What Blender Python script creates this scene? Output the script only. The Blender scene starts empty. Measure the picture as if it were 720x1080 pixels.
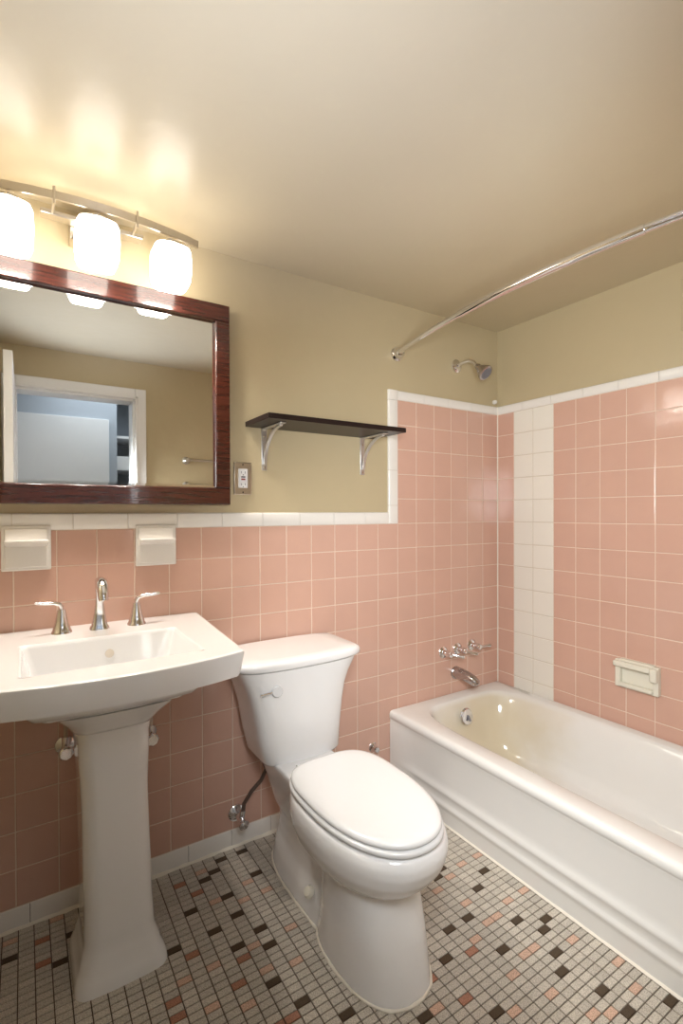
import bpy, bmesh, math, random
from mathutils import Vector, Matrix
random.seed(7)
scene = bpy.context.scene
COL = scene.collection
PI = math.pi

# ------------------------------------------------------------------ camera
CAM = Vector((-2.0365, -1.7026, 1.1942)); YAW, PITCH, ROLL, F = 0.5696, -0.0082, -0.0036, 522.99
cd = bpy.data.cameras.new('camera'); cam = bpy.data.objects.new('camera', cd); COL.objects.link(cam)
cd.sensor_fit = 'HORIZONTAL'; cd.sensor_width = 36; cd.lens = F / 720 * 36
cd.shift_y = 5 / 720; cd.clip_start = 0.01
fh = Vector((math.sin(YAW), math.cos(YAW), 0)); rh = Vector((math.cos(YAW), -math.sin(YAW), 0)); up = Vector((0, 0, 1))
fw = fh * math.cos(PITCH) + up * math.sin(PITCH); u1 = -fh * math.sin(PITCH) + up * math.cos(PITCH)
r2 = rh * math.cos(ROLL) + u1 * math.sin(ROLL); u2 = -rh * math.sin(ROLL) + u1 * math.cos(ROLL)
M = Matrix((r2, u2, -fw)).transposed().to_4x4(); M.translation = CAM
cam.matrix_world = M
scene.camera = cam

# ------------------------------------------------------------------ light and exposure
w = bpy.data.worlds.new('world'); scene.world = w; w.use_nodes = True
w.node_tree.nodes['Background'].inputs[0].default_value = (0.75, 0.85, 1.0, 1)
w.node_tree.nodes['Background'].inputs[1].default_value = 0.3
scene.view_settings.view_transform = 'Standard'; scene.view_settings.look = 'None'
scene.view_settings.gamma = 1; scene.view_settings.use_curve_mapping = False
scene.view_settings.exposure = 0.9
SHADE_EMIT = 5.0
BULB_W = 8.0
HALL_W = 4.0
al = bpy.data.lights.new('hall_daylight', 'AREA'); al.shape = 'RECTANGLE'; al.size = 1.2; al.size_y = 0.5
al.energy = HALL_W; al.color = (0.86, 0.93, 1.0)
ao = bpy.data.objects.new('hall_daylight', al); COL.objects.link(ao); ao.location = (-1.3, -2.2, 2.19)

# added fill spot, bounced off the ceiling to even out the room's brightness
fl_ = bpy.data.lights.new('added_ceiling_fill', 'SPOT'); fl_.energy = 17; fl_.color = (0.80, 0.92, 1.25); fl_.spot_size = math.radians(105); fl_.spot_blend = 0.6; fl_.shadow_soft_size = 0.05
fo = bpy.data.objects.new('added_ceiling_fill', fl_); COL.objects.link(fo); fo.location = (-1.75, -1.10, 1.35); fo.rotation_euler = (math.radians(162), 0, math.radians(-30))

# second fill spot, added beside the camera to brighten the bathtub side
f2 = bpy.data.lights.new('added_tub_fill', 'SPOT'); f2.energy = 60; f2.color = (0.95, 0.98, 1.0); f2.spot_size = math.radians(118); f2.spot_blend = 0.8; f2.shadow_soft_size = 0.22
g2 = bpy.data.objects.new('added_tub_fill', f2); COL.objects.link(g2); g2.location = (-1.70, -1.50, 1.35)
g2.rotation_euler = (Vector((0, -.55, 1.0)) - Vector(g2.location)).to_track_quat('-Z', 'Y').to_euler()

# ------------------------------------------------------------------ materials
def mat(name, col, rough=0.5, metal=0.0, bump=0.0, bscale=40, spec=0.5, var=0.0, vscale=8, coat=0.0, emit=None, estr=0):
    m = bpy.data.materials.new(name); m.use_nodes = True
    nt = m.node_tree; b = nt.nodes['Principled BSDF']
    b.inputs['Base Color'].default_value = (*col, 1); b.inputs['Roughness'].default_value = rough
    b.inputs['Metallic'].default_value = metal; b.inputs['Specular IOR Level'].default_value = spec
    b.inputs['Coat Weight'].default_value = coat; b.inputs['Coat Roughness'].default_value = 0.05
    tc = nt.nodes.new('ShaderNodeTexCoord')
    if var:
        n = nt.nodes.new('ShaderNodeTexNoise'); n.inputs['Scale'].default_value = vscale; n.inputs['Detail'].default_value = 4
        nt.links.new(tc.outputs['Object'], n.inputs['Vector'])
        mx = nt.nodes.new('ShaderNodeMix'); mx.data_type = 'RGBA'
        mx.inputs[6].default_value = (*[c * (1 - var) for c in col], 1); mx.inputs[7].default_value = (*[min(1, c * (1 + var)) for c in col], 1)
        nt.links.new(n.outputs['Fac'], mx.inputs[0]); nt.links.new(mx.outputs[2], b.inputs['Base Color'])
    if bump:
        n = nt.nodes.new('ShaderNodeTexNoise'); n.inputs['Scale'].default_value = bscale; n.inputs['Detail'].default_value = 3
        nt.links.new(tc.outputs['Object'], n.inputs['Vector'])
        bp = nt.nodes.new('ShaderNodeBump'); bp.inputs['Strength'].default_value = 1; bp.inputs['Distance'].default_value = bump
        nt.links.new(n.outputs['Fac'], bp.inputs['Height']); nt.links.new(bp.outputs[0], b.inputs['Normal'])
    if emit:
        b.inputs['Emission Color'].default_value = (*emit, 1); b.inputs['Emission Strength'].default_value = estr
    return m
PAINT = mat('khaki_paint', (0.50, 0.415, 0.26), 0.36, bump=0.003, bscale=7, var=0.04, vscale=5)
CEIL = mat('ceiling_paint', (0.53, 0.45, 0.30), 0.30, spec=0.35, bump=0.005, bscale=5, var=0.03, vscale=4)
PINK = mat('pink_tile', (0.62, 0.385, 0.30), 0.10, bump=0.0006, bscale=14, var=0.05, vscale=9)
WTILE = mat('white_tile', (0.80, 0.76, 0.68), 0.12, bump=0.0005, bscale=14)
WTRIM = mat('white_trim_tile', (0.80, 0.77, 0.72), 0.14, bump=0.0004, bscale=14)
GROUT = mat('grout', (0.74, 0.60, 0.49), 0.8)
WGROUT = mat('cream_grout', (0.62, 0.55, 0.45), 0.8)
PORC = mat('porcelain', (0.84, 0.835, 0.83), 0.08, coat=0.5)
TUBM = mat('tub_enamel', (0.78, 0.77, 0.74), 0.12, coat=0.3)
nt = TUBM.node_tree; b = nt.nodes['Principled BSDF']     # cream rust stain with its own shape at the drain end
tc = nt.nodes.new('ShaderNodeTexCoord'); dn = nt.nodes.new('ShaderNodeVectorMath'); dn.operation = 'DISTANCE'; dn.inputs[1].default_value = (0.10, 0.66, 0.16)
nz = nt.nodes.new('ShaderNodeTexNoise'); nz.inputs['Scale'].default_value = 5; nz.inputs['Detail'].default_value = 4
ad = nt.nodes.new('ShaderNodeMath'); ad.operation = 'MULTIPLY_ADD'; ad.inputs[1].default_value = 0.35
mr = nt.nodes.new('ShaderNodeMapRange'); mr.interpolation_type = 'SMOOTHSTEP'; mr.inputs[1].default_value = 0.62; mr.inputs[2].default_value = 0.25; mr.inputs[3].default_value = 0; mr.inputs[4].default_value = 0.9
sx = nt.nodes.new('ShaderNodeSeparateXYZ'); mz = nt.nodes.new('ShaderNodeMapRange'); mz.inputs[1].default_value = 0.335; mz.inputs[2].default_value = 0.31
mz2 = nt.nodes.new('ShaderNodeMapRange'); mz2.inputs[1].default_value = -0.32; mz2.inputs[2].default_value = -0.26
mu = nt.nodes.new('ShaderNodeMath'); mu.operation = 'MULTIPLY'; mu2 = nt.nodes.new('ShaderNodeMath'); mu2.operation = 'MULTIPLY'
mc = nt.nodes.new('ShaderNodeMix'); mc.data_type = 'RGBA'; mc.inputs[6].default_value = (0.78, 0.77, 0.74, 1); mc.inputs[7].default_value = (0.66, 0.57, 0.40, 1)
L = nt.links.new
L(tc.outputs['Object'], dn.inputs[0]); L(tc.outputs['Object'], nz.inputs[0]); L(tc.outputs['Object'], sx.inputs[0])
L(nz.outputs[0], ad.inputs[0]); L(dn.outputs['Value'], ad.inputs[2]); L(ad.outputs[0], mr.inputs[0])
L(sx.outputs[2], mz.inputs[0]); L(sx.outputs[0], mz2.inputs[0]); L(mr.outputs[0], mu.inputs[0]); L(mz.outputs[0], mu.inputs[1]); L(mu.outputs[0], mu2.inputs[0]); L(mz2.outputs[0], mu2.inputs[1])
L(mu2.outputs[0], mc.inputs[0]); L(mc.outputs[2], b.inputs['Base Color'])
PLAST = mat('white_plastic', (0.77, 0.77, 0.77), 0.16)
CREAM = mat('cream_ceramic', (0.76, 0.73, 0.62), 0.15)
CHROME = mat('chrome', (0.80, 0.80, 0.82), 0.09, 1.0)
NICKEL = mat('brushed_nickel', (0.55, 0.51, 0.45), 0.28, 1.0)
STEEL = mat('stainless_plate', (0.62, 0.56, 0.48), 0.30, 1.0)
PEWTER = mat('worn_chrome', (0.50, 0.47, 0.47), 0.22, 1.0)
BRACK = mat('satin_metal', (0.66, 0.66, 0.66), 0.3, 0.9)
HOSE = mat('braided_hose', (0.16, 0.12, 0.10), 0.4, 0.6, bump=0.001, bscale=500)
ESPR = mat('espresso_wood', (0.018, 0.010, 0.009), 0.35, spec=0.3, var=0.3, vscale=20)
BLACK = mat('black', (0.02, 0.02, 0.02), 0.4)
GREY = mat('grey_rubber', (0.15, 0.15, 0.17), 0.5)
REDB = mat('red_button', (0.25, 0.02, 0.02), 0.4)
DOORW = mat('white_door_paint', (0.82, 0.82, 0.82), 0.35)
HALLP = mat('hall_blue_grey', (0.42, 0.46, 0.51), 0.6)
HALLF = mat('hall_floor', (0.35, 0.26, 0.18), 0.5, var=0.1)
CAULK = mat('caulk', (0.80, 0.75, 0.65), 0.5, bump=0.002, bscale=30)
FGROUT = mat('floor_grout', (0.10, 0.075, 0.055), 0.9)
SHADE = mat('opal_glass', (0.9, 0.9, 0.88), 0.3, emit=(1.0, 0.92, 0.82), estr=SHADE_EMIT)
MIRR = mat('mirror_silver', (0.84, 0.86, 0.85), 0.015, 1.0)
# cherry mahogany frame with grain
WOOD = mat('mahogany', (0.085, 0.018, 0.010), 0.22, coat=0.6)
nt = WOOD.node_tree; b = nt.nodes['Principled BSDF']
tc = nt.nodes.new('ShaderNodeTexCoord'); mp = nt.nodes.new('ShaderNodeMapping'); mp.inputs['Scale'].default_value = (3, 40, 40)
n = nt.nodes.new('ShaderNodeTexNoise'); n.inputs['Scale'].default_value = 3; n.inputs['Detail'].default_value = 6
cr = nt.nodes.new('ShaderNodeValToRGB'); cr.color_ramp.elements[0].color = (0.028, 0.006, 0.004, 1); cr.color_ramp.elements[1].color = (0.085, 0.018, 0.010, 1)
cr.color_ramp.elements[0].position = 0.3; cr.color_ramp.elements[1].position = 0.7
nt.links.new(tc.outputs['Object'], mp.inputs[0]); nt.links.new(mp.outputs[0], n.inputs[0]); nt.links.new(n.outputs[0], cr.inputs[0]); nt.links.new(cr.outputs[0], b.inputs['Base Color'])
# floor mosaic: tile colour from a face attribute, fine speckle on top
MOS = mat('mosaic', (0.5, 0.5, 0.5), 0.42)
nt = MOS.node_tree; b = nt.nodes['Principled BSDF']
at = nt.nodes.new('ShaderNodeAttribute'); at.attribute_name = 'tile_colour'
tc = nt.nodes.new('ShaderNodeTexCoord'); n = nt.nodes.new('ShaderNodeTexNoise'); n.inputs['Scale'].default_value = 420; n.inputs['Detail'].default_value = 2
cr = nt.nodes.new('ShaderNodeValToRGB'); cr.color_ramp.elements[0].position = 0.35; cr.color_ramp.elements[1].position = 0.62
cr.color_ramp.elements[0].color = (0.62, 0.60, 0.58, 1); cr.color_ramp.elements[1].color = (1.1, 1.1, 1.1, 1)
mx = nt.nodes.new('ShaderNodeMix'); mx.data_type = 'RGBA'; mx.blend_type = 'MULTIPLY'; mx.inputs[0].default_value = 1
nt.links.new(tc.outputs['Object'], n.inputs[0]); nt.links.new(n.outputs[0], cr.inputs[0])
nt.links.new(at.outputs['Color'], mx.inputs[6]); nt.links.new(cr.outputs[0], mx.inputs[7]); nt.links.new(mx.outputs[2], b.inputs['Base Color'])

# ------------------------------------------------------------------ mesh helpers
WL = {}   # world location of every built object
class MB:
    def __init__(s): s.v = []; s.f = []; s.a = []
    def add(s, vs, fs, attr=None):
        o = len(s.v); s.v += [Vector(p) for p in vs]; s.f += [tuple(o + i for i in f) for f in fs]; s.a += [attr] * len(fs); return s
    def box(s, x0, x1, y0, y1, z0, z1):
        x0, x1 = sorted((x0, x1)); y0, y1 = sorted((y0, y1)); z0, z1 = sorted((z0, z1))
        return s.add([(x0,y0,z0),(x1,y0,z0),(x1,y1,z0),(x0,y1,z0),(x0,y0,z1),(x1,y0,z1),(x1,y1,z1),(x0,y1,z1)],
                     [(0,3,2,1),(4,5,6,7),(0,1,5,4),(1,2,6,5),(2,3,7,6),(3,0,4,7)])
    def loft(s, rings, c0=True, c1=True, closed=True):
        n = len(rings[0]); vs = [p for r in rings for p in r]; fs = []
        for i in range(len(rings) - 1):
            for j in range(n if closed else n - 1):
                k = (j + 1) % n; fs.append((i*n+j, i*n+k, (i+1)*n+k, (i+1)*n+j))
        if c0: fs.append(tuple(reversed(range(n))))
        if c1: fs.append(tuple(range((len(rings)-1)*n, len(rings)*n)))
        return s.add(vs, fs)
    def tube(s, path, rad, n=16, caps=True, flat=None):
        path = [Vector(p) for p in path]; rs = rad if isinstance(rad, (list, tuple)) else [rad] * len(path)
        rings = []; prev = None
        for i, p in enumerate(path):
            t = (path[min(i+1, len(path)-1)] - path[max(i-1, 0)]).normalized()
            if prev is None:
                a = Vector((0,0,1)) if abs(t.z) < 0.9 else Vector((1,0,0))
                u = t.cross(a).normalized()
            else: u = (prev - t * prev.dot(t)).normalized()
            prev = u; v = t.cross(u)
            fx, fy = flat or (1, 1)
            rings.append([p + u * math.cos(2*PI*k/n) * rs[i] * fx + v * math.sin(2*PI*k/n) * rs[i] * fy for k in range(n)])
        return s.loft(rings, caps, caps)
    def lathe(s, prof, org, axis=(0,0,1), n=32):
        # prof: (radius, height along axis)
        ax = Vector(axis).normalized(); a = Vector((0,0,1)) if abs(ax.z) < 0.9 else Vector((1,0,0))
        u = a.cross(ax).normalized(); v = ax.cross(u); o = Vector(org)
        return s.loft([[o + ax*h + (u*math.cos(2*PI*k/n) + v*math.sin(2*PI*k/n))*max(r, 1e-5) for k in range(n)] for r, h in prof])
    def build(s, name, m, parent=None, angle=35, bevel=0.0, seg=2, subsurf=0, remesh=0, smooth_it=0, weld=True):
        org = WL[parent.name].copy() if parent else None
        if org is None:
            xs = [p.x for p in s.v]; ys = [p.y for p in s.v]; zs = [p.z for p in s.v]
            org = Vector(((min(xs)+max(xs))/2, (min(ys)+max(ys))/2, min(zs)))
        me = bpy.data.meshes.new(name); me.from_pydata([p - org for p in s.v], [], s.f)
        if any(x is not None for x in s.a):
            ca = me.attributes.new('tile_colour', 'FLOAT_COLOR', 'FACE')
            for i, x in enumerate(s.a): ca.data[i].color = (*(x or (0, 0, 0)), 1)
        bm = bmesh.new(); bm.from_mesh(me)
        if weld: bmesh.ops.recalc_face_normals(bm, faces=bm.faces)
        for f in bm.faces: f.smooth = True
        bm.to_mesh(me); bm.free()
        me.set_sharp_from_angle(angle=math.radians(angle))
        me.materials.append(m)
        o = bpy.data.objects.new(name, me); COL.objects.link(o)
        if parent: o.parent = parent
        else: o.location = org
        WL[o.name] = org
        if remesh:
            r = o.modifiers.new('remesh', 'REMESH'); r.mode = 'VOXEL'; r.voxel_size = remesh; r.use_smooth_shade = True
            if smooth_it: q = o.modifiers.new('smooth', 'SMOOTH'); q.factor = 0.5; q.iterations = smooth_it
        if bevel:
            q = o.modifiers.new('bevel', 'BEVEL'); q.width = bevel; q.segments = seg; q.limit_method = 'ANGLE'; q.angle_limit = math.radians(40)
        if subsurf:
            q = o.modifiers.new('subsurf', 'SUBSURF'); q.levels = subsurf; q.render_levels = subsurf
        return o
def tag(o, label=None, cat=None, group=None, kind=None):
    if label: o['label'] = label
    if cat: o['category'] = cat
    if group: o['group'] = group
    if kind: o['kind'] = kind
    return o
def thing(name, loc, label, cat, group=None):
    o = bpy.data.objects.new(name, None); COL.objects.link(o); o.location = loc; o.empty_display_size = 0.05
    WL[o.name] = Vector(loc); return tag(o, label, cat, group)
def ring(cx, cy, a, b, z, n=4.0, N=96, front=0.0, taper=0.0, b2=None):
    """superellipse ring; front = extra bow towards -y; taper = narrowing towards -y; b2 = other half depth at the back"""
    out = []
    for k in range(N):
        t = 2*PI*k/N; c, s_ = math.cos(t), math.sin(t)
        bb = b if s_ < 0 or b2 is None else b2
        r = (abs(c)**n + abs(s_)**n) ** (-1/n) if n < 50 else 1/max(abs(c), abs(s_))
        x, y = a*c*r, bb*s_*r
        x *= 1 + taper * (y/b - 1) / 2
        if y < 0 and front: y -= front * (1 - (x/a)**2) * min(1, -y/b)
        out.append((cx+x, cy+y, z))
    return out
def interp(prof, z):
    for (z0, *a), (z1, *b_) in zip(prof, prof[1:]):
        if z0 <= z <= z1:
            t = (z-z0)/(z1-z0); t = t*t*(3-2*t); return [p+(q-p)*t for p, q in zip(a, b_)]
    return list(prof[-1][1:])

# ------------------------------------------------------------------ room dimensions
P = 0.1085; ZB = 0.0604; HC = 2.112; XL = -2.34; YF = -1.54; PW = 0.007   # PW painted wall sits behind the tile face
zr = lambda r: ZB + (15 - r) * P
U0, V0 = 1.0152, 0.9161
# floor
fl = MB().box(XL-.1, 0.1, YF-.115, 0.1, -0.06, -0.0022).build('floor', FGROUT); tag(fl, kind='structure')
TX, TY, PX, PY = 0.0378, 0.02114, 0.00181, -0.00197
DARK = [(-55,-5),(-52,-9),(-51,-5),(-45,-15),(-43,-10),(-42,-15),(-41,-19),(-41,-5),(-40,-26),(-40,-14),(-40,-10),(-40,-4),(-39,-30),(-39,-21),(-39,-18),(-39,-2),(-37,-34),(-37,-8),(-37,-2),(-33,-39),(-33,-3),(-29,-43),(-29,-35),(-27,-32),(-25,-38),(-25,-32),(-24,-24),(-23,-44),(-23,-23),(-22,-51),(-22,-48),(-22,-42),(-22,-36),(-22,-29),(-21,-39),(-20,-38),(-20,-27),(-19,-53)]
TERRA = [(-53,-8),(-53,-4),(-46,-24),(-46,-22),(-44,-17),(-43,-4),(-42,-24),(-42,-7),(-41,-31),(-41,-21),(-40,-31),(-31,-36),(-30,-40),(-29,-30),(-27,-36)]
PEACH = [(-55,-2),(-52,-1),(-45,-20),(-44,-25),(-43,-20),(-42,-27),(-41,-10),(-41,-3),(-40,-24),(-40,-20),(-39,-12),(-38,-25),(-38,-9),(-37,-20),(-37,-12),(-32,-39),(-28,-44),(-26,-41),(-26,-35),(-25,-45),(-25,-26),(-24,-49),(-24,-40),(-24,-34),(-24,-30),(-23,-50),(-23,-40),(-23,-34),(-23,-25),(-21,-33),(-21,-24),(-20,-50),(-20,-42),(-19,-47),(-19,-33),(-19,-24)]
mb = MB()
for i in range(-62, -17):
    for j in range(-73, 1):
        cx, cy = PX + i*TX, PY + j*TY
        x0, x1 = max(cx-TX/2+.0013, XL), min(cx+TX/2-.0013, -0.66); y0, y1 = max(cy-TY/2+.0012, YF-.03), min(cy+TY/2-.0012, 0)
        if x1-x0 < .004 or y1-y0 < .004: continue
        g = random.uniform(.88, 1.08); c = (.58*g, .53*g, .455*g)
        k = (i, j)
        hidden = j < -55 or i < -57
        r = random.random()
        if k in DARK or (hidden and r < .07): c = (.070, .042, .019)
        elif k in TERRA or (hidden and r < .10): c = (.42, .20, .13)
        elif k in PEACH or (hidden and r < .15): c = (.66, .44, .33)
        h = .0006
        mb.add([(x0,y0,-.002),(x1,y0,-.002),(x1,y1,-.002),(x0,y1,-.002),(x0+h,y0+h,0),(x1-h,y0+h,0),(x1-h,y1-h,0),(x0+h,y1-h,0)],
               [(4,5,6,7),(0,1,5,4),(1,2,6,5),(2,3,7,6),(3,0,4,7)], c)
mb.build('mosaic_tiling', MOS, fl, angle=10)
# ceiling and painted walls
tag(MB().box(XL-.1, 0.1, YF-.115, 0.1, HC, HC+.08).build('ceiling', CEIL), kind='structure')
wb = tag(MB().box(XL-.1, 0.1, PW, 0.1, -.05, HC).build('wall_back', PAINT), kind='structure')
wr = tag(MB().box(PW, 0.1, YF-.115, PW, -.05, HC).build('wall_right', PAINT), kind='structure')
tag(MB().box(XL-.1, XL, YF-.115, PW, -.05, HC).build('wall_left', PAINT), kind='structure')
DX0, DX1, DZ = -2.07, -1.464, 1.885
mb = MB().box(XL, DX0, YF-.115, YF, -.05, HC).box(DX1, PW, YF-.115, YF, -.05, HC).box(DX0, DX1, YF-.115, YF, DZ, HC)
wf = tag(mb.build('wall_front', PAINT), kind='structure')

def tile(mb, axis, u0, u1, z0, z1, th=.0055, g=.0014, b_=.0016):
    """one pillowed wall tile; face at 0 on its wall plane"""
    u0 += g; u1 -= g; z0 += g; z1 -= g
    if u1-u0 < .006 or z1-z0 < .006: return
    t = [random.uniform(-.0004, .0004) for _ in range(2)]
    def pt(u, z, d):
        d2 = d + (t[0]*(u-(u0+u1)/2) + t[1]*(z-(z0+z1)/2))/.05 * (1 if d < .003 else 0)
        return (u, d2, z) if axis == 'y' else (d2, u, z)
    vs = []
    for ins, d in ((0, th), (0, .0013), (b_*.4, .0004), (b_, 0.0)):
        vs += [pt(u0+ins, z0+ins, d), pt(u1-ins, z0+ins, d), pt(u1-ins, z1-ins, d), pt(u0+ins, z1-ins, d)]
    fs = [(12,13,14,15)]
    for L in range(3):
        for j in range(4): k = (j+1) % 4; fs.append((L*4+j, L*4+k, L*4+4+k, L*4+4+j))
    if axis == 'y': fs = [tuple(reversed(f)) for f in fs]
    mb.add(vs, fs)
XV = -(U0 + 5) * P                      # edge where the tall tiling of the alcove starts
us = [XL] + [-(U0+k)*P for k in range(21, -1, -1) if -(U0+k)*P > XL+.01] + [0]
pk = MB()
for a, c in zip(us, us[1:]):
    top = 0 if a >= XV - .01 else 5
    for r in range(top, 15): tile(pk, 'y', a, c, zr(r+1), zr(r))
pk.build('pink_tiling', PINK, wb, angle=20)
MB().box(XL, XV, .0012, PW, 0, zr(5)).box(XV, 0, .0012, PW, 0, zr(0)).build('tile_grout', GROUT, wb)
pk = MB(); wt = MB()
vs_ = [0] + [-(V0+k)*P for k in range(14) if -(V0+k)*P > YF+.01] + [YF]
for i, (c, a) in enumerate(zip(vs_, vs_[1:])):
    for r in range(0, 13): tile(wt if i in (1, 2) else pk, 'x', a, c, zr(r+1), zr(r))
pk.build('pink_tiling', PINK, wr, angle=20); wt.build('white_tile_stripe', WTILE, wr, angle=20)
MB().box(.0012, PW, vs_[1], 0, .25, zr(0)).box(.0012, PW, YF, vs_[3], .25, zr(0)).build('tile_grout', GROUT, wr)
MB().box(.0012, PW, vs_[3], vs_[1], .25, zr(0)).build('stripe_grout', WGROUT, wr)
# white cap trims of 15 cm pieces, rounded outer edge
def trim_piece(mb, axis, u0, u1, z0, z1, proud=-.0035):
    g = .0009; u0 += g; u1 -= g; z0 += g; z1 -= g*.3
    e = .006
    prof = [(z0, PW), (z0, proud+.002), (z0+.002, proud), (z1-e, proud), (z1-e*.45, proud+.0012), (z1-e*.1, proud+.004), (z1, PW)]
    rings = []
    for u in (u0, u1):
        rings.append([(u, d, z) if axis == 'y' else (d, u, z) for z, d in prof])
    mb.loft(rings)
ZL0, ZL1, ZU0, ZU1 = zr(5), zr(5)+.0505, zr(0), zr(0)+.042
mb = MB(); x = XV - .0505
js = [XV-.0505]; q = -.8; 
for k in range(11): js.append(-.830 - .1545*k)
js = [v for v in js if v > XL+.02] + [XL]
for c, a in zip(js, js[1:]): trim_piece(mb, 'y', a, c, ZL0, ZL1)
# vertical run
vz = [ZL0]
while vz[-1] + .155 < ZU1 - .03: vz.append(vz[-1] + (.08 if len(vz) == 1 else .153))
vz.append(ZU1)
for a, c in zip(vz, vz[1:]):
    x0, x1, pr, e = XV-.0505+.0003, XV-.001, -.0035, .007
    prof = [(x1, PW), (x1, pr+.001), (x1-.002, pr), (x0+e, pr), (x0+e*.45, pr+.0012), (x0+e*.1, pr+.004), (x0, PW)]
    mb.loft([[(xx, d, a+.0009) for xx, d in prof], [(xx, d, c-.0009) for xx, d in prof]])
xs = [XV]
while xs[-1] + .153 < -.05: xs.append(xs[-1] + .153)
xs.append(0)
for a, c in zip(xs, xs[1:]): trim_piece(mb, 'y', a, c, ZU0, ZU1)
t1 = tag(mb.build('trim_1', WTRIM, angle=50), kind='structure')
mb2 = MB().box(XL, XV-.05, .001, PW, ZL0, ZL1-.004).box(XV-.045, XV, .001, PW, ZL0, ZU1-.004).box(XV, 0, .001, PW, ZU0, ZU1-.004)
mb2.build('trim_grout', WGROUT, t1)
mb = MB(); ys = [0]; 
while ys[-1] - .153 > YF: ys.append(ys[-1] - .153)
ys.append(YF)
for c, a in zip(ys, ys[1:]): trim_piece(mb, 'x', a, c, ZU0, ZU1)
t2 = tag(mb.build('trim_2', WTRIM, angle=50), kind='structure')
MB().box(.001, PW, YF, 0, ZU0, ZU1-.004).build('trim_grout', WGROUT, t2)
# tile baseboard with a caulk bead
mb = MB(); bj = [-.712] + [-.962-.1525*k for k in range(10) if -.962-.1525*k > XL+.02] + [XL]
for c, a in zip(bj, bj[1:]):
    mb.loft([[(u, PW, 0), (u, -.0040, 0), (u, -.0035, ZB-.006), (u, -.001, ZB-.0015), (u, PW, ZB-.001)] for u in (a+.0008, c-.0008)])
bb = tag(mb.build('baseboard_back', WTRIM, angle=40), kind='structure')
MB().box(XL, -.712, 0, PW, 0, ZB-.003).build('joint_grout', FGROUT, bb)
rings = []
for k in range(70):
    u = XL + (-.712-XL)*k/69; h = .0055*random.uniform(.6, 1.3); d = .011*random.uniform(.7, 1.25)
    rings.append([(u, -.003, 0), (u, -.003-d, 0), (u, -.0045-d*.45, h*.6), (u, -.003, h)])
MB().loft(rings).build('caulk_bead', CAULK, bb, angle=60)
MB().tube([(-.0018, -.0018, .33), (-.0018, -.0018, ZU1-.002)], .003, 8).build('corner_caulk', CAULK, wb)

# ------------------------------------------------------------------ doorway, door and hallway behind the camera (seen in the mirror)
cw = .062
mb = MB().box(DX1, DX1+cw, YF-.001, YF+.014, 0, DZ+cw).box(DX0-cw, DX0, YF-.001, YF+.014, 0, DZ+cw).box(DX0, DX1, YF-.001, YF+.014, DZ, DZ+cw)
mb.box(DX1, DX1+.014, YF+.012, YF+.020, 0, DZ+.014).box(DX0, DX1+.014, YF+.012, YF+.020, DZ, DZ+.014)
mb.box(DX1-.014, DX1+.001, YF-.13, YF+.002, 0, DZ).box(DX0-.001, DX0+.006, YF-.13, YF+.002, 0, DZ).box(DX0, DX1, YF-.13, YF+.002, DZ-.014, DZ+.001)
tag(mb.build('trim_3', DOORW, bevel=.003), kind='structure')
d1 = tag(MB().box(DX0-.037, DX0-.002, YF+.022, YF+.66, .012, DZ+.01).build('door_1', DOORW, bevel=.002), kind='structure')
MB().lathe([(.026, 0), (.026, .006), (.010, .010), (.010, .035), (.026, .045), (.028, .058), (.018, .068), (.001, .070)], (DX0-.037, YF+.60, .93), (-1, 0, 0)).build('door_knob', NICKEL, d1)
tag(MB().box(-3.0, -.9, -3.2, YF-.115, -.05, -.002).build('floor_hall', HALLF), kind='structure')
tag(MB().box(-3.0, -.9, -3.2, YF-.115, 2.2, 2.28).build('ceiling_hall', DOORW), kind='structure')
mb = MB().box(-3.05, -1.425, -2.6, -2.5, 0, 2.2).box(-1.10, -.9, -2.6, -2.5, 0, 2.2).box(-1.425, -1.10, -2.6, -2.5, 2.12, 2.2)
tag(mb.build('wall_hall_far', HALLP), kind='structure')
tag(MB().box(-3.1, -3.0, -2.6, YF-.115, 0, 2.2).build('wall_hall_left', HALLP), kind='structure')
tag(MB().box(-.9, -.8, -3.0, YF-.115, 0, 2.2).build('wall_hall_right', HALLP), kind='structure')
tag(MB().box(-1.5, -.9, -3.1, -3.0, 0, 2.2).box(-1.48, -1.43, -3.0, -2.6, 0, 2.2).build('wall_closet', HALLP), kind='structure')
tag(MB().box(-2.11, -1.485, -2.499, -2.465, .01, 1.908).build('door_2', DOORW, bevel=.003), kind='structure')
for z, h in ((1.785, .02), (1.535, .11), (1.30, .02), (1.05, .02)):
    tag(MB().box(-1.429, -.9, -2.99, -2.56, z, z+h).build('closet_shelf', DOORW, bevel=.002),
        {1.785: 'top white shelf of the hallway linen closet, seen in the mirror', 1.535: 'deep-fronted white shelf in the hallway linen closet, below the top one',
         1.30: 'white linen closet shelf in the hallway, third from the top', 1.05: 'white linen closet shelf in the hallway, lowest'}[z], 'shelf', 'shelves in the hallway linen closet')
for z, lab in ((1.530, 'upper brushed nickel towel bar on the wall beside the doorway, seen in the mirror'), (1.372, 'lower brushed nickel towel bar beside the doorway, only its top seen in the mirror')):
    t = thing('towel_bar', (-.86, YF, z), lab, 'towel bar', 'towel bars beside the doorway')
    for x in (-1.16, -.56):
        MB().lathe([(.024, 0), (.024, .006), (.016, .012), (.009, .02), (.009, .045), (.014, .052), (.014, .068), (.004, .072)], (x, YF, z), (0, 1, 0)).build('wall_post', NICKEL, t)
    MB().tube([(-1.16, YF+.06, z), (-.56, YF+.06, z)], .008).build('bar', NICKEL, t)

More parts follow.
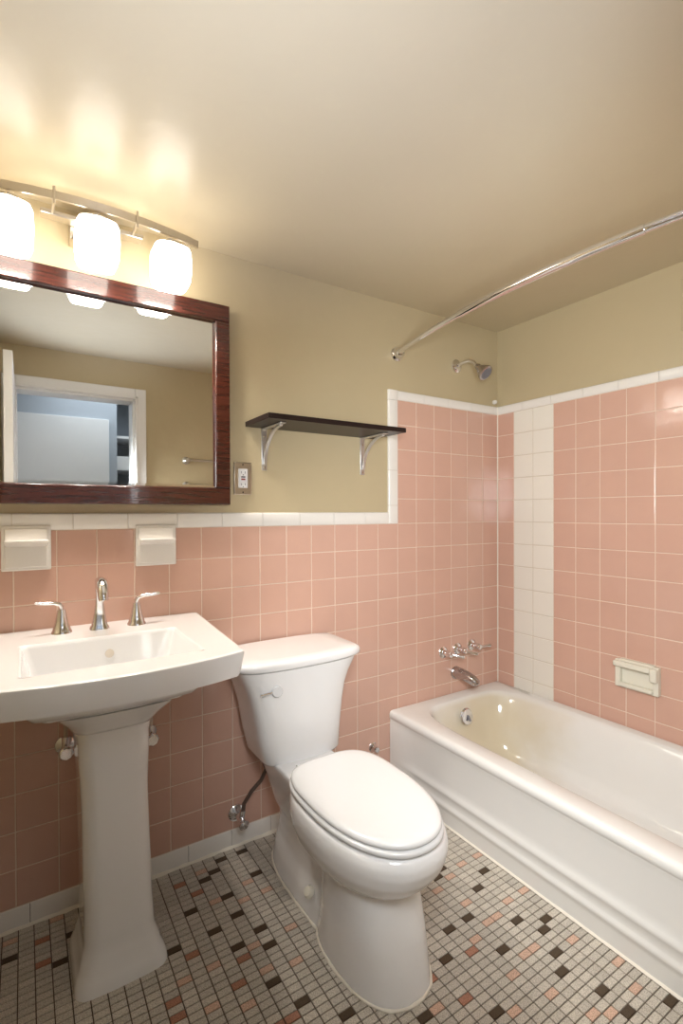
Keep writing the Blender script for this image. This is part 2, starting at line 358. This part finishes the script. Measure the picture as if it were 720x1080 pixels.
# ------------------------------------------------------------------ bathtub
TXO, TZ, TYE = -.702, .333, YF + .012
t = thing('bathtub', (-.35, -.77, 0), 'white enamelled alcove bathtub with ribbed apron along the pink tiled walls', 'bathtub')
cx, cy = -.352, (TYE - .001)/2; oa, ob = .350, -cy - .001
def tr(a, b_, z, n, dx=0, dy=0): return ring(cx+dx, cy+dy, a, b_, z, n, 128)
ib = ob - .055
rings = [tr(.17, .50, .055, 5, .01), tr(.20, .575, .058, 5, .01), tr(.222, .605, .075, 5, .01), tr(.238, .632, .12, 5, .005), tr(.25, .655, .20, 5.2), tr(.262, .672, .27, 5.5),
         tr(.270, .684, .305, 5.6, .012), tr(.2755, .690, .320, 5.8, .014), tr(.281, .696, .329, 6, .016), tr(.288, .703, .3325, 6, .016),
         tr(.335, .745, .3345, 20, .003), tr(oa-.012, ob-.003, .333, 90), tr(oa-.004, ob-.0015, .329, 200), tr(oa, ob, .318, 200), tr(oa, ob, .30, 200), tr(oa-.012, ob, .292, 200), tr(oa-.012, ob, .002, 200)]
MB().loft(rings, True, True).build('tub_shell', TUBM, t, angle=60)
prof = [(.302, 0), (.290, .002), (.275, .007), (.165, .009), (.150, .009), (.138, .006), (.130, .002), (.124, .0015), (.118, .003), (.110, .007), (.092, .0075), (.086, .0065), (.080, .003), (.074, .002), (.068, .003), (.060, .0075), (.050, .009), (.0, .012)]
rings = []
for y in (-.003, -.02, -.075, -.115, -.155, -.22, TYE):
    k = 0 if y > -.08 else min(1, (-.075-y)/.08)
    rings.append([(TXO + .0005 + d*(k if z > .04 and z < .29 else 1) , y, z) for z, d in prof] + [(TXO+.02, y, 0), (TXO+.02, y, .302)])
MB().loft(rings).build('apron', TUBM, t, angle=50)
rings = []
for k in range(60):
    u = -.012 + (TYE+.012)*k/59; h = .007*random.uniform(.85, 1.15)
    rings.append([(TXO+.02, u, 0), (TXO+.006, u, 0), (TXO+.010, u, h*.6), (TXO+.02, u, h)])
MB().loft(rings).build('caulk_bead', CAULK, t, angle=60)
ov = MB().lathe([(.038, 0), (.038, .004), (.033, .010), (.012, .012), (.001, .012)], (-.345, -.109, .262), (0, -.97, .22)).build('overflow_plate', CHROME, t)
MB().tube([(-.345, -.120, .270), (-.345, -.135, .250)], .005).lathe([(.006, 0), (.006, .004)], (-.358, -.118, .252), (0, -1, .2), 12).lathe([(.006, 0), (.006, .004)], (-.332, -.118, .252), (0, -1, .2), 12).build('trip_lever', GREY, ov)
MB().lathe([(.03, 0), (.03, .003), (.022, .005), (.001, .004)], (-.35, -.30, .057)).build('drain_ring', CHROME, t)
# tub spout
mb = MB().lathe([(.030, 0), (.030, .006), (.026, .010), (.001, .011)], (-.302, 0, .428), (0, -1, 0))
t = thing('tub_spout', (-.302, 0, .428), 'worn chrome tub spout on the pink tile below the three valve handles', 'tub spout')
mb.build('flange', PEWTER, t)
MB().tube([(-.302, -.004, .430), (-.301, -.04, .430), (-.299, -.08, .425), (-.297, -.108, .418), (-.296, -.124, .410), (-.296, -.130, .403)], [.0265, .0265, .0245, .0225, .020, .013], 24).build('spout_body', PEWTER, t)
# three valves
for x, z, dirv, lab in ((-.382, .536, (.62, -.68, -.10), 'left chrome lever valve of the three above the tub spout'), (-.289, .540, (.72, -.42, -.22), 'middle chrome lever valve of the three above the tub spout'), (-.192, .544, (.85, -.3, .06), 'right chrome lever valve, nearest the tiled corner above the tub')):
    t = thing('tub_valve', (x, 0, z), lab, 'valve', 'valves above the tub spout')
    MB().lathe([(.027, 0), (.027, .004), (.022, .009), (.013, .012), (.012, .030), (.001, .030)], (x, 0, z), (0, -1, 0)).build('escutcheon', CHROME, t)
    MB().lathe([(.013, .026), (.016, .032), (.016, .046), (.012, .056), (.001, .058)], (x, 0, z), (0, -1, 0)).build('hub', CHROME, t)
    dv = Vector(dirv).normalized(); o = Vector((x, -.046, z))
    MB().tube([o, o+dv*.02, o+dv*.04, o+dv*.062, o+dv*.068], [.008, .006, .0062, .0085, .004], 12).build('lever', CHROME, t)
# shower
t = thing('wall_shower', (-.286, PW, 1.894), 'chrome shower head on a short curved arm from the painted wall', 'shower head')
MB().lathe([(.032, 0), (.031, .006), (.024, .012), (.012, .015), (.001, .015)], (-.286, PW, 1.894), (0, -1, 0)).build('flange', CHROME, t)
MB().tube([(-.286, 0, 1.894), (-.285, -.04, 1.900), (-.284, -.075, 1.900), (-.283, -.098, 1.888), (-.282, -.120, 1.864)], .0085, 14).build('arm', CHROME, t)
dv = Vector((.12, -.72, -.68)).normalized(); o = Vector((-.282, -.118, 1.866))
hd = MB().lathe([(.011, 0), (.014, .006), (.014, .016), (.018, .022), (.031, .045), (.036, .058), (.036, .066), (.030, .068), (.001, .066)], o, dv).build('head', PEWTER, t)
MB().lathe([(.027, .067), (.027, .0695), (.001, .0695)], o, dv).build('spray_face', GREY, hd)
# curved rod
t = thing('shower_curtain_rod', (-.70, -.77, 1.889), 'curved chrome shower curtain rod running from wall to wall below the ceiling', 'curtain rod')
path = []
for k in range(41):
    y = PW + (YF - PW) * k/40; s_ = (2*k/40 - 1); path.append((-.652 - .112*(1 - s_*s_), y, 1.889))
path[0] = (-.652, PW, 1.889); path[-1] = (-.652, YF, 1.889)
MB().tube(path[:13], .0105, 18).build('inner_tube', CHROME, t)
MB().tube(path[27:], .0105, 18).build('inner_tube', CHROME, t)
MB().tube(path[12:29], .0125, 18).build('outer_tube', CHROME, t)
for y, s_ in ((PW, -1), (YF, 1)):
    MB().lathe([(.031, 0), (.031, .008), (.026, .014), (.022, .020), (.022, .030), (.016, .040), (.001, .042)], (-.652, y, 1.889), (-.1, s_, 0)).build('wall_flange', CHROME, t)
# recessed soap dish with grab bar
t = thing('soap_dish', (0, -.690, .485), 'cream ceramic soap dish with grab bar set in the pink wall above the tub', 'soap dish')
y0, y1, z0, z1 = -.608, -.772, .490, .603
MB().box(-.020, .002, y0, y0-.020, z0, z1-.004).box(-.020, .002, y1, y1+.020, z0, z1-.004).box(-.020, .002, y0-.019, y1+.019, z0, z0+.018).box(-.016, .002, y0-.019, y1+.019, z1-.022, z1).box(-.003, .002, y0-.018, y1+.018, z0+.015, z1-.02).build('frame', CREAM, t, bevel=.005, seg=3)
MB().box(-.036, -.010, y0+.002, y1+.026, z1-.030, z1-.008).box(-.036, -.010, y1+.027, y1+.001, z1-.060, z1-.008).build('grab_bar', CREAM, t, bevel=.006, seg=3)
MB().box(-.032, -.003, y0-.018, y1+.018, z0+.006, z0+.020).build('tray', CREAM, t, bevel=.004)
# access panel / vent at the frame's right edge
t = thing('wall_vent', (PW, -.965, 1.855), 'khaki painted vent cover high on the right wall, cut by the photo edge', 'vent')
MB().box(PW-.009, PW, -.838, -1.10, 1.855, 2.050).build('vent_frame', PAINT, t, bevel=.004)
mb = MB()
for k in range(9): mb.box(PW-.013, PW-.008, -.862, -1.076, 1.874+k*.0185, 1.884+k*.0185)
mb.build('louvers', PAINT, t, bevel=.001)
tag(MB().lathe([(.010, 0), (.011, .008), (.009, .016), (.001, .019)], (-.020, PW, 1.752), (-.2, -1, 0), 16).build('plastic_bumper', WTRIM), 'small white plastic knob in the corner just above the tile cap', 'knob')
tag(MB().lathe([(.021, 0), (.021, .004), (.016, .010), (.014, .026), (.010, .034), (.001, .035)], (-.792, 0, .195), (0, -1, 0), 20).build('pipe_cap', CHROME), 'small chrome pipe cap on the pink wall between toilet and tub', 'pipe cap')

# ------------------------------------------------------------------ vanity light
LX = -1.857
t = thing('vanity_light', (LX, PW, 2.03), 'three-shade vanity light with a bowed brushed nickel bar above the mirror', 'light fixture')
BZ = 2.050
def by(x): s_ = (x-LX)/.29; return -.166 + .046*s_*s_
MB().box(LX-.060, LX+.060, PW-.060, PW, 2.000, 2.060).build('back_plate', NICKEL, t, bevel=.004)
MB().box(LX-.135, LX+.135, -.090, -.053, 2.034, 2.048).build('cross_bar', NICKEL, t, bevel=.003)
rings = []
for k in range(41):
    x = LX - .295 + .59*k/40; y = by(x); rings.append([(x, y-.0035, BZ-.011), (x, y+.0035, BZ-.011), (x, y+.0035, BZ+.011), (x, y-.0035, BZ+.011)])
MB().loft(rings).build('bar', NICKEL, t, angle=30)
for x in (LX-.105, LX+.105):
    MB().tube([(x, by(x)-.007, BZ-.026), (x, by(x)-.007, BZ+.020)], .0035, 12).tube([(x, by(x)-.007, BZ-.012), (x, -.085, 2.041)], .004, 12).build('clip_pin', NICKEL, t)
for x in (LX-.207, LX, LX+.207):
    y = by(x) + .013
    MB().tube([(x, y, BZ-.012), (x, y, BZ-.026)], .006, 12).lathe([(.001, -.0335), (.032, -.0335), (.032, -.028), (.008, -.024), (.001, -.024)], (x, y, BZ)).build('shade_holder', NICKEL, t)
    zt = BZ-.038
    rr = []
    for dz, a in ((0, .030), (-.002, .040), (-.009, .050), (-.020, .0545), (-.055, .0565), (-.085, .0555), (-.105, .0535), (-.114, .050), (-.119, .047)):
        rr.append(ring(x, y, a, a, zt+dz, 4.5, 48))
    MB().loft(rr, True, False).build('glass_shade', SHADE, t, angle=60)
    bl = bpy.data.lights.new('vanity_bulb', 'SPOT'); bl.energy = BULB_W; bl.color = (1.0, .93, .85); bl.spot_size = math.radians(150); bl.spot_blend = .5; bl.shadow_soft_size = .022
    bo = bpy.data.objects.new('vanity_bulb', bl); COL.objects.link(bo); bo.location = (x, y, zt-.070)

# ------------------------------------------------------------------ mirror
MX0, MX1, MZ0, MZ1 = -2.30, -1.425, 1.223, 1.917; fwid = .058; MY = -.028
t = thing('wall_mirror', (-1.86, PW, MZ0), 'rectangular wall mirror in a dark cherry wood frame above the sink', 'mirror')
MB().box(MX0, MX1, MY, PW, MZ1-fwid, MZ1).build('top_rail', WOOD, t, bevel=.003)
MB().box(MX0, MX1, MY, PW, MZ0, MZ0+fwid).build('bottom_rail', WOOD, t, bevel=.003)
MB().box(MX0, MX0+.05, MY, PW, MZ0+fwid, MZ1-fwid).build('side_rail', WOOD, t, bevel=.003)
MB().box(MX1-.05, MX1, MY, PW, MZ0+fwid, MZ1-fwid).build('side_rail', WOOD, t, bevel=.003)
gx0, gx1, gz0, gz1 = MX0+.046, MX1-.046, MZ0+fwid-.004, MZ1-fwid+.004; b_ = .014
MB().add([(gx0, -.0125, gz0), (gx1, -.0125, gz0), (gx1, -.0125, gz1), (gx0, -.0125, gz1), (gx0+b_, -.0145, gz0+b_), (gx1-b_, -.0145, gz0+b_), (gx1-b_, -.0145, gz1-b_), (gx0+b_, -.0145, gz1-b_),
          (gx0, -.002, gz0), (gx1, -.002, gz0), (gx1, -.002, gz1), (gx0, -.002, gz1)],
         [(4,5,6,7),(0,1,5,4),(1,2,6,5),(2,3,7,6),(3,0,4,7),(8,11,10,9),(0,8,9,1),(1,9,10,2),(2,10,11,3),(3,11,8,0)]).build('mirror_glass', MIRR, t, angle=0.5)

# ------------------------------------------------------------------ GFCI outlet
t = thing('wall_outlet', (-1.368, PW, 1.26), 'white safety outlet in a steel wall plate beside the mirror', 'outlet')
MB().box(-1.402, -1.334, PW-.006, PW, 1.260, 1.378).build('cover_plate', STEEL, t, bevel=.003)
f_ = MB().box(-1.385, -1.351, PW-.009, PW-.005, 1.285, 1.354).build('receptacle', PLAST, t, bevel=.001)
MB().box(-1.376, -1.361, PW-.0115, PW-.008, 1.3135, 1.3185).build('reset_button', REDB, f_)
MB().box(-1.376, -1.361, PW-.0115, PW-.008, 1.3225, 1.3265).build('test_button', BLACK, f_)
for z in (1.298, 1.341):
    for x in (-1.375, -1.361): MB().box(x-.001, x+.001, PW-.0096, PW-.008, z-.004, z+.004).build('socket_slot', GREY, f_)
    MB().lathe([(.0022, 0), (.0022, .001)], (-1.368, PW-.0088, z-.009), (0, -1, 0), 10).build('socket_slot', GREY, f_)
for z in (1.369, 1.269): MB().lathe([(.003, 0), (.002, .002), (.001, .002)], (-1.368, PW-.006, z), (0, -1, 0), 12).build('cover_screw', BLACK, t)

# ------------------------------------------------------------------ shelf
t = thing('wall_shelf', (-1.06, PW, 1.508), 'dark espresso wall shelf on two metal brackets above the tile cap', 'shelf')
MB().box(-1.356, -.770, -.198, PW, 1.508, 1.526).build('shelf_board', ESPR, t, bevel=.001)
for x in (-1.283, -.838):
    mb = MB().box(x-.011, x+.011, PW-.004, PW, 1.352, 1.5075).box(x-.011, x+.011, -.158, PW, 1.503, 1.5075)
    arc = []
    for k in range(15):
        a = k/14*PI/2; arc.append((x, -.004 - .138*(1-math.cos(a)), 1.374 + .126*math.sin(a)))
    rings = []
    for i, p in enumerate(arc):
        q0, q1 = Vector(arc[max(0, i-1)]), Vector(arc[min(14, i+1)]); tt = (q1-q0).normalized(); nn = Vector((0, -tt.z, tt.y)); p = Vector(p)
        rings.append([p + Vector((-.006,0,0)) - nn*.004, p + Vector((.006,0,0)) - nn*.004, p + Vector((.006,0,0)) + nn*.004, p + Vector((-.006,0,0)) + nn*.004])
    mb.loft(rings)
    br = mb.build('bracket', BRACK, t, bevel=.0015)
    for z in (1.362, 1.478): MB().lathe([(.0045, 0), (.0035, .003), (.001, .0035)], (x, PW-.004, z), (0, -1, 0), 12).build('bracket_screw', STEEL, br)

# ------------------------------------------------------------------ two ceramic holders in the tile
for x0, x1, z0, z1, lab, typ in ((-2.092, -1.969, 1.030, 1.160, 'white ceramic holder with a projecting ledge set in the tile, left one over the sink', 'soap_holder'),
                            (-1.735, -1.608, 1.024, 1.157, 'white ceramic holder with a projecting ledge, right one over the sink', 'toothbrush_holder')):
    t = thing(typ, ((x0+x1)/2, 0, z0), lab, 'bathroom holder', 'ceramic holders over the sink')
    MB().box(x0, x1, -.009, .001, z0, z1).box(x0+.008, x1-.008, -.013, -.005, z0+.008, z1-.008).build('backing_plate', WTRIM, t, bevel=.004, seg=3)
    zl = z0 + .080; cx = (x0+x1)/2
    rings = []
    for dy, hw, zz, hz in ((-.008, .050, zl, .012), (-.022, .052, zl+.001, .009), (-.036, .054, zl+.004, .006), (-.043, .055, zl+.006, .005), (-.046, .050, zl+.007, .003)):
        rings.append([(cx-hw, dy, zz-hz), (cx+hw, dy, zz-hz), (cx+hw, dy, zz+hz*.6), (cx-hw, dy, zz+hz*.6)])
    MB().loft(rings).build('ledge', WTRIM, t, bevel=.003, seg=3)

# ------------------------------------------------------------------ pedestal sink
SX = -1.855
t = thing('pedestal_sink', (SX, -.28, 0), 'white rectangular pedestal sink with a bowed front under the mirror', 'sink')
def sr(a, b0, b1, z, n=14, front=0.0, taper=0.0, N=0):
    """rounded rectangle from y=-b0 (back) to y=-b1 (front); same point count per corner and side on every ring"""
    b = (b1-b0)/2; r = min(.3/n, a*.9, b*.9); pts = []
    for qx, qy, a0 in ((1, 1, 0), (-1, 1, 90), (-1, -1, 180), (1, -1, 270)):
        for k in range(9):
            t_ = math.radians(a0 + 90*k/8); pts.append((qx*(a-r) + r*math.cos(t_), qy*(b-r) + r*math.sin(t_)))
        x_, y_ = pts[-1]; nx, ny = {0: (-1, 1), 90: (-1, -1), 180: (1, -1), 270: (1, 1)}[a0]
        ex = (nx*(a-r), ny*b) if a0 in (0, 180) else (nx*a, ny*(b-r))
        for k in range(1, 20): pts.append((x_ + (ex[0]-x_)*k/20, y_ + (ex[1]-y_)*k/20))
    out = []
    for x, y in pts:
        x *= 1 + taper*(y/b - 1)/2
        if y < 0 and front: y -= front*(1 - (x/a)**2)*min(1, -y/b)
        out.append((SX + x, -(b0+b1)/2 + y, z))
    return out
R = [sr(.10, .27, .39, .728, 6), sr(.140, .235, .435, .730, 10), sr(.155, .222, .453, .738, 14), sr(.163, .214, .462, .758, 18), sr(.187, .198, .482, .845, 20), sr(.190, .195, .485, .852, 22), sr(.194, .191, .489, .8555, 22), sr(.199, .186, .494, .8555, 22), sr(.308, .008, .520, .8555, 23, .057, .119),
     sr(.312, .004, .526, .8555, 22, .058, .12), sr(.3165, .001, .5285, .8535, 24, .060, .125), sr(.3175, .001, .530, .848, 24, .060, .125),
     sr(.311, .001, .522, .806, 24, .058, .125), sr(.307, .001, .517, .790, 24, .056, .125), sr(.300, .001, .508, .787, 24, .05, .12),
     sr(.208, .03, .490, .786, 20, .03, .08), sr(.205, .03, .486, .772, 20, .03, .08), sr(.190, .04, .470, .752, 20, .025, .08), sr(.180, .04, .460, .749, 20, .02, .08)]
# closed underside: shallow bowl underside
R += [sr(.150, .07, .420, .745, 12, .015), sr(.147, .07, .415, .726, 12, .015)]
MB().loft(R, True, True).build('basin', PORC, t, angle=40)
PR_ = [(0.0, .112, .120, .350), (.018, .110, .122, .348), (.05, .097, .132, .338), (.10, .085, .140, .330), (.20, .082, .140, .328), (.45, .080, .135, .330), (.62, .084, .125, .345), (.655, .088, .12, .352)]
R = []
for i in range(41):
    z = .655*i/40; a, b0, b1 = interp(PR_, z); R.append([(p[0]+.026-.016*z/.655, p[1], p[2]) for p in sr(a, b0, b1, z, 9, .006, 0, 96)])
R += [[(p[0]+.008, p[1], p[2]) for p in q] for q in (sr(.092, .11, .362, .658, 9, .006, 0, 96), sr(.098, .105, .372, .670, 9, .01, 0, 96), sr(.112, .095, .395, .695, 10, .01, 0, 96), sr(.130, .08, .418, .718, 10, .012, 0, 96), sr(.134, .08, .424, .7255, 10, .012, 0, 96))]
MB().loft(R).build('pedestal', PORC, t, angle=40)
MB().lathe([(.0115, 0), (.0115, .002), (.008, .002), (.001, .0005)], (SX+.015, -.2055, .808), (0, -1, .12), 20).build('overflow_ring', STEEL, t)
MB().lathe([(.022, 0), (.022, .003), (.017, .004), (.015, .002), (.001, .002)], (SX, -.33, .729), (0, 0, 1), 24).build('drain', CHROME, t)
# spout
R = []
for z, a, d, oy in ((.8555, .0265, .020, 0), (.862, .0255, .019, 0), (.866, .0215, .0165, 0), (.90, .0155, .0125, -.002), (.93, .0115, .0105, -.004), (.955, .0100, .0095, -.007), (.975, .0110, .0090, -.013)):
    R.append(ring(SX+.004, -.089+oy, a, d, z, 3.2, 32))
sp = MB().loft(R)
sp.tube([(SX+.004, -.098, .965), (SX+.004, -.105, .985), (SX+.004, -.120, .997), (SX+.004, -.142, .997), (SX+.004, -.165, .982), (SX+.004, -.178, .960), (SX+.004, -.181, .950)], [.0115, .0135, .015, .0155, .015, .014, .012], 20)
sp.build('faucet_spout', CHROME, t, angle=50)
for s_, x in ((-1, SX-.093), (1, SX+.107)):
    h = MB().lathe([(.0265, 0), (.0260, .004), (.0235, .007), (.0165, .035), (.0115, .060), (.0105, .066), (.001, .067)], (x, -.086, .8555), (0, 0, 1), 28).build('faucet_handle', CHROME, t)
    o = Vector((x, -.086, .920))
    MB().tube([o, o+Vector((0, 0, .010)), o+Vector((s_*.006, -.002, .018)), o+Vector((s_*.020, -.005, .0225)), o+Vector((s_*.045, -.010, .024)), o+Vector((s_*.062, -.013, .027)), o+Vector((s_*.066, -.014, .0275))],
              [.0085, .0085, .0082, .0075, .0065, .0055, .003], 14, flat=(1, .75)).build('lever', CHROME, h)
# sink shut-off valves, behind the pedestal
for x, z, lab in ((-1.938, .500, 'chrome shut-off valve with supply hose behind the pedestal, left side'), (-1.700, .480, 'chrome shut-off valve partly hidden behind the pedestal, right side')):
    v = thing('shutoff_valve', (x, 0, z), lab, 'valve', 'sink shut-off valves')
    MB().lathe([(.027, 0), (.026, .004), (.016, .010), (.009, .012), (.009, .035), (.001, .035)], (x, 0, z), (0, -1, 0), 24).build('escutcheon', CHROME, v)
    MB().tube([(x, -.03, z), (x, -.065, z)], .012, 16).tube([(x, -.045, z), (x, -.045, z+.04)], .010, 16).build('valve_body', CHROME, v)
    MB().lathe([(.019, 0), (.020, .004), (.020, .010), (.016, .014), (.001, .014)], (x, -.062, z), (0, -1, 0), 8).build('handle', CHROME, v)
    MB().tube([(x, -.045, z+.03), (x, -.045, z+.10), (x+.02, -.06, z+.16), (x+.05*(1 if x < SX else -1), -.075, .74)], .006, 10).build('supply_hose', STEEL, v)

# ------------------------------------------------------------------ toilet
TC = -1.244
t = thing('toilet', (TC, -.45, 0), 'white two-piece toilet with closed elongated lid between sink and bathtub', 'toilet')
# tank: flared body
R = []
for z, a, f_, dx in ((.358, .124, .205, .026), (.362, .140, .218, .026), (.372, .146, .223, .026), (.45, .156, .229, .018), (.54, .168, .236, .013), (.60, .181, .242, .009), (.64, .196, .248, .007), (.67, .211, .254, .007), (.690, .220, .258, .006)):
    R.append(ring(TC+dx-.016, -(.020+f_)/2, a, (f_-.020)/2, z, 7, 112, .022))
tk = MB().loft(R).build('tank', PORC, t, angle=50)
R = []
for z, a, f_, n_ in ((.6905, .222, .254, 7), (.694, .231, .262, 7), (.700, .2345, .265, 8), (.712, .2345, .265, 8), (.719, .231, .262, 8), (.7225, .222, .254, 8), (.7235, .17, .22, 8)):
    R.append(ring(TC-.008, -(.012+f_)/2, a-.002, (f_-.012)/2, z, n_, 112, .024))
MB().loft(R).build('tank_lid', PORC, t, angle=50)
fx, fy, fz = TC-.114, -.248, .625
lv = MB().lathe([(.0180, 0), (.0180, .024), (.0155, .028), (.001, .029)], (fx, fy+.004, fz), (-.15, -1, 0), 28).build('flush_lever', PLAST, t); lv['label'] = 'white round flush button with chrome lever arm'
MB().tube([(fx, fy-.014, fz), (fx-.03, fy-.016, fz-.001), (fx-.058, fy-.013, fz-.003)], [.005, .0045, .0055], 12, flat=(1, .8)).build('lever_arm', CHROME, lv)
# bowl body: three closed shells fused by a voxel remesh
def egg(cx, yb, yf, a, z, n=2.3, N=96, wid=.42, nb=None):
    """egg outline, widest point wid of the way from the back; nb = squarer back"""
    cy = yb + (yf - yb)*wid; out = []
    for k in range(N):
        t_ = 2*PI*k/N; c, s_ = math.cos(t_), math.sin(t_); m_ = nb if (nb and s_ > 0) else n
        r = (abs(c)**m_ + abs(s_)**m_) ** (-1/m_)
        out.append((cx + a*c*r, cy + (cy-yf if s_ < 0 else yb-cy)*s_*r, z))
    return out
mb = MB()
R = [egg(TC+dx, yb, yf, a, z, 2.25, 96, .44, 2.8) for dx, yb, yf, a, z in ((0, -.36, -.715, .105, .226), (0, -.35, -.755, .133, .246), (.002, -.345, -.798, .155, .275), (.003, -.34, -.823, .168, .308), (.004, -.335, -.836, .173, .340), (.004, -.335, -.838, .173, .362), (.004, -.335, -.832, .169, .380), (.003, -.34, -.82, .160, .387))]
mb.loft(R)
R = []
for z, a, yb, yf, n_ in ((0, .119, -.430, -.793, 2.5), (.012, .118, -.430, -.790, 2.5), (.06, .116, -.45, -.778, 2.6), (.12, .115, -.46, -.765, 2.7), (.18, .112, -.465, -.750, 2.7), (.26, .116, -.46, -.735, 2.6)):
    R.append(egg(TC, yb, yf, a, z, n_, wid=.45))
mb.loft(R)
R = []
for z, a, yb, yf in ((0, .100, -.080, -.60), (.012, .098, -.082, -.60), (.06, .090, -.088, -.60), (.11, .078, -.10, -.60), (.15, .074, -.105, -.58), (.26, .076, -.10, -.56), (.33, .084, -.09, -.5)):
    R.append(ring(TC, (yb+yf)/2, a, (yb-yf)/2, z, 2.8, 72))
mb.loft(R)
R = []
for z, a, yb, yf in ((.20, .075, -.12, -.40), (.28, .090, -.07, -.42), (.340, .104, -.04, -.44), (.361, .108, -.035, -.45), (.372, .106, -.26, -.45)):
    R.append(ring(TC, (yb+yf)/2, a, (yb-yf)/2, z, 5, 72))
mb.loft(R)
mb.build('bowl', PORC, t, remesh=.005, smooth_it=9)
for s_ in (-1, 1):
    MB().lathe([(.017, 0), (.017, .006), (.013, .013), (.001, .015)], (TC+s_*.092, -.43, .078), (s_*.75, 0, .66), 20).build('bolt_cap', CREAM, t)
def slab(mb, prof, yb, yf, a, n=2.25):
    rr = [egg(TC, yb-i_, yf+i_, a-i_, z, n, 120, .42, 3.4) for z, i_ in prof]
    mb.loft(rr)
mb = MB(); slab(mb, ((.388, .012), (.391, .003), (.395, 0), (.402, 0), (.405, .003)), -.342, -.834, .161)
mb.build('seat', PLAST, t, angle=60)
mb = MB(); slab(mb, ((.4065, .010), (.409, .002), (.414, 0), (.419, .001), (.4235, .006), (.4255, .016), (.4265, .04)), -.345, -.829, .157)
mb.build('lid', PLAST, t, angle=60)
for s_ in (-1, 1): MB().tube([(TC+s_*.085, -.338, .402), (TC+s_*.055, -.338, .402)], .010, 16).build('hinge', PLAST, t)
R = [egg(TC, -.128, -.806, .131, 0), egg(TC, -.130, -.804, .129, .004), egg(TC, -.14, -.79, .115, .006)]
# caulk follows the foot
cb = MB()
foot = []
for k in range(97):
    a = 2*PI*k/96; c, s_ = math.cos(a), math.sin(a)
    best = 0
    for (cy_, aa, bf, bk, n_) in ((-.430-.363*.45, .119, .363*.55, .363*.45, 2.5), (-.340, .100, .260, .260, 2.8)):
        # radial reach from common centre (TC,-.45) by marching
        r = 0
        for q in range(140):
            rr_ = q*.003; x_, y_ = c*rr_, -.45 + s_*rr_ - cy_; b2 = bf if y_ < 0 else bk
            if abs(x_/aa)**n_ + abs(y_/b2)**n_ <= 1: r = rr_
        best = max(best, r)
    foot.append((TC + c*(best+.001), -.45 + s_*(best+.001), .002))
cb.tube(foot, [.0042*random.uniform(.8, 1.25) for _ in foot], 8)
cb.build('caulk_bead', CAULK, t, angle=60)
# toilet supply valve and hose
v = thing('supply_valve', (-1.402, 0, .117), 'chrome supply valve with dark hose rising to the toilet tank', 'valve')
x, z = -1.402, .117
MB().lathe([(.030, 0), (.029, .004), (.018, .012), (.010, .014), (.010, .04), (.001, .04)], (x, 0, z), (0, -1, 0), 28).build('escutcheon', CHROME, v)
MB().tube([(x, -.03, z), (x, -.072, z)], .0115, 16).tube([(x, -.052, z), (x+.006, -.052, z+.032)], .0105, 12).build('valve_body', CHROME, v)
MB().lathe([(.008, 0), (.018, .004), (.019, .010), (.012, .016), (.001, .017)], (x, -.070, z-.004), (.1, -1, -.25), 10).build('handle', CHROME, v)
MB().tube([(x+.006, -.052, z+.025), (x+.010, -.054, z+.055), (x+.035, -.062, z+.095), (x+.068, -.072, z+.130), (x+.082, -.082, z+.170), (x+.070, -.092, z+.205), (x+.058, -.096, z+.225), (x+.058, -.096, z+.240)], .0068, 12).build('supply_hose', HOSE, v)
MB().tube([(x+.058, -.096, z+.222), (x+.058, -.096, z+.242)], .011, 12).build('coupling_nut', GREY, v)
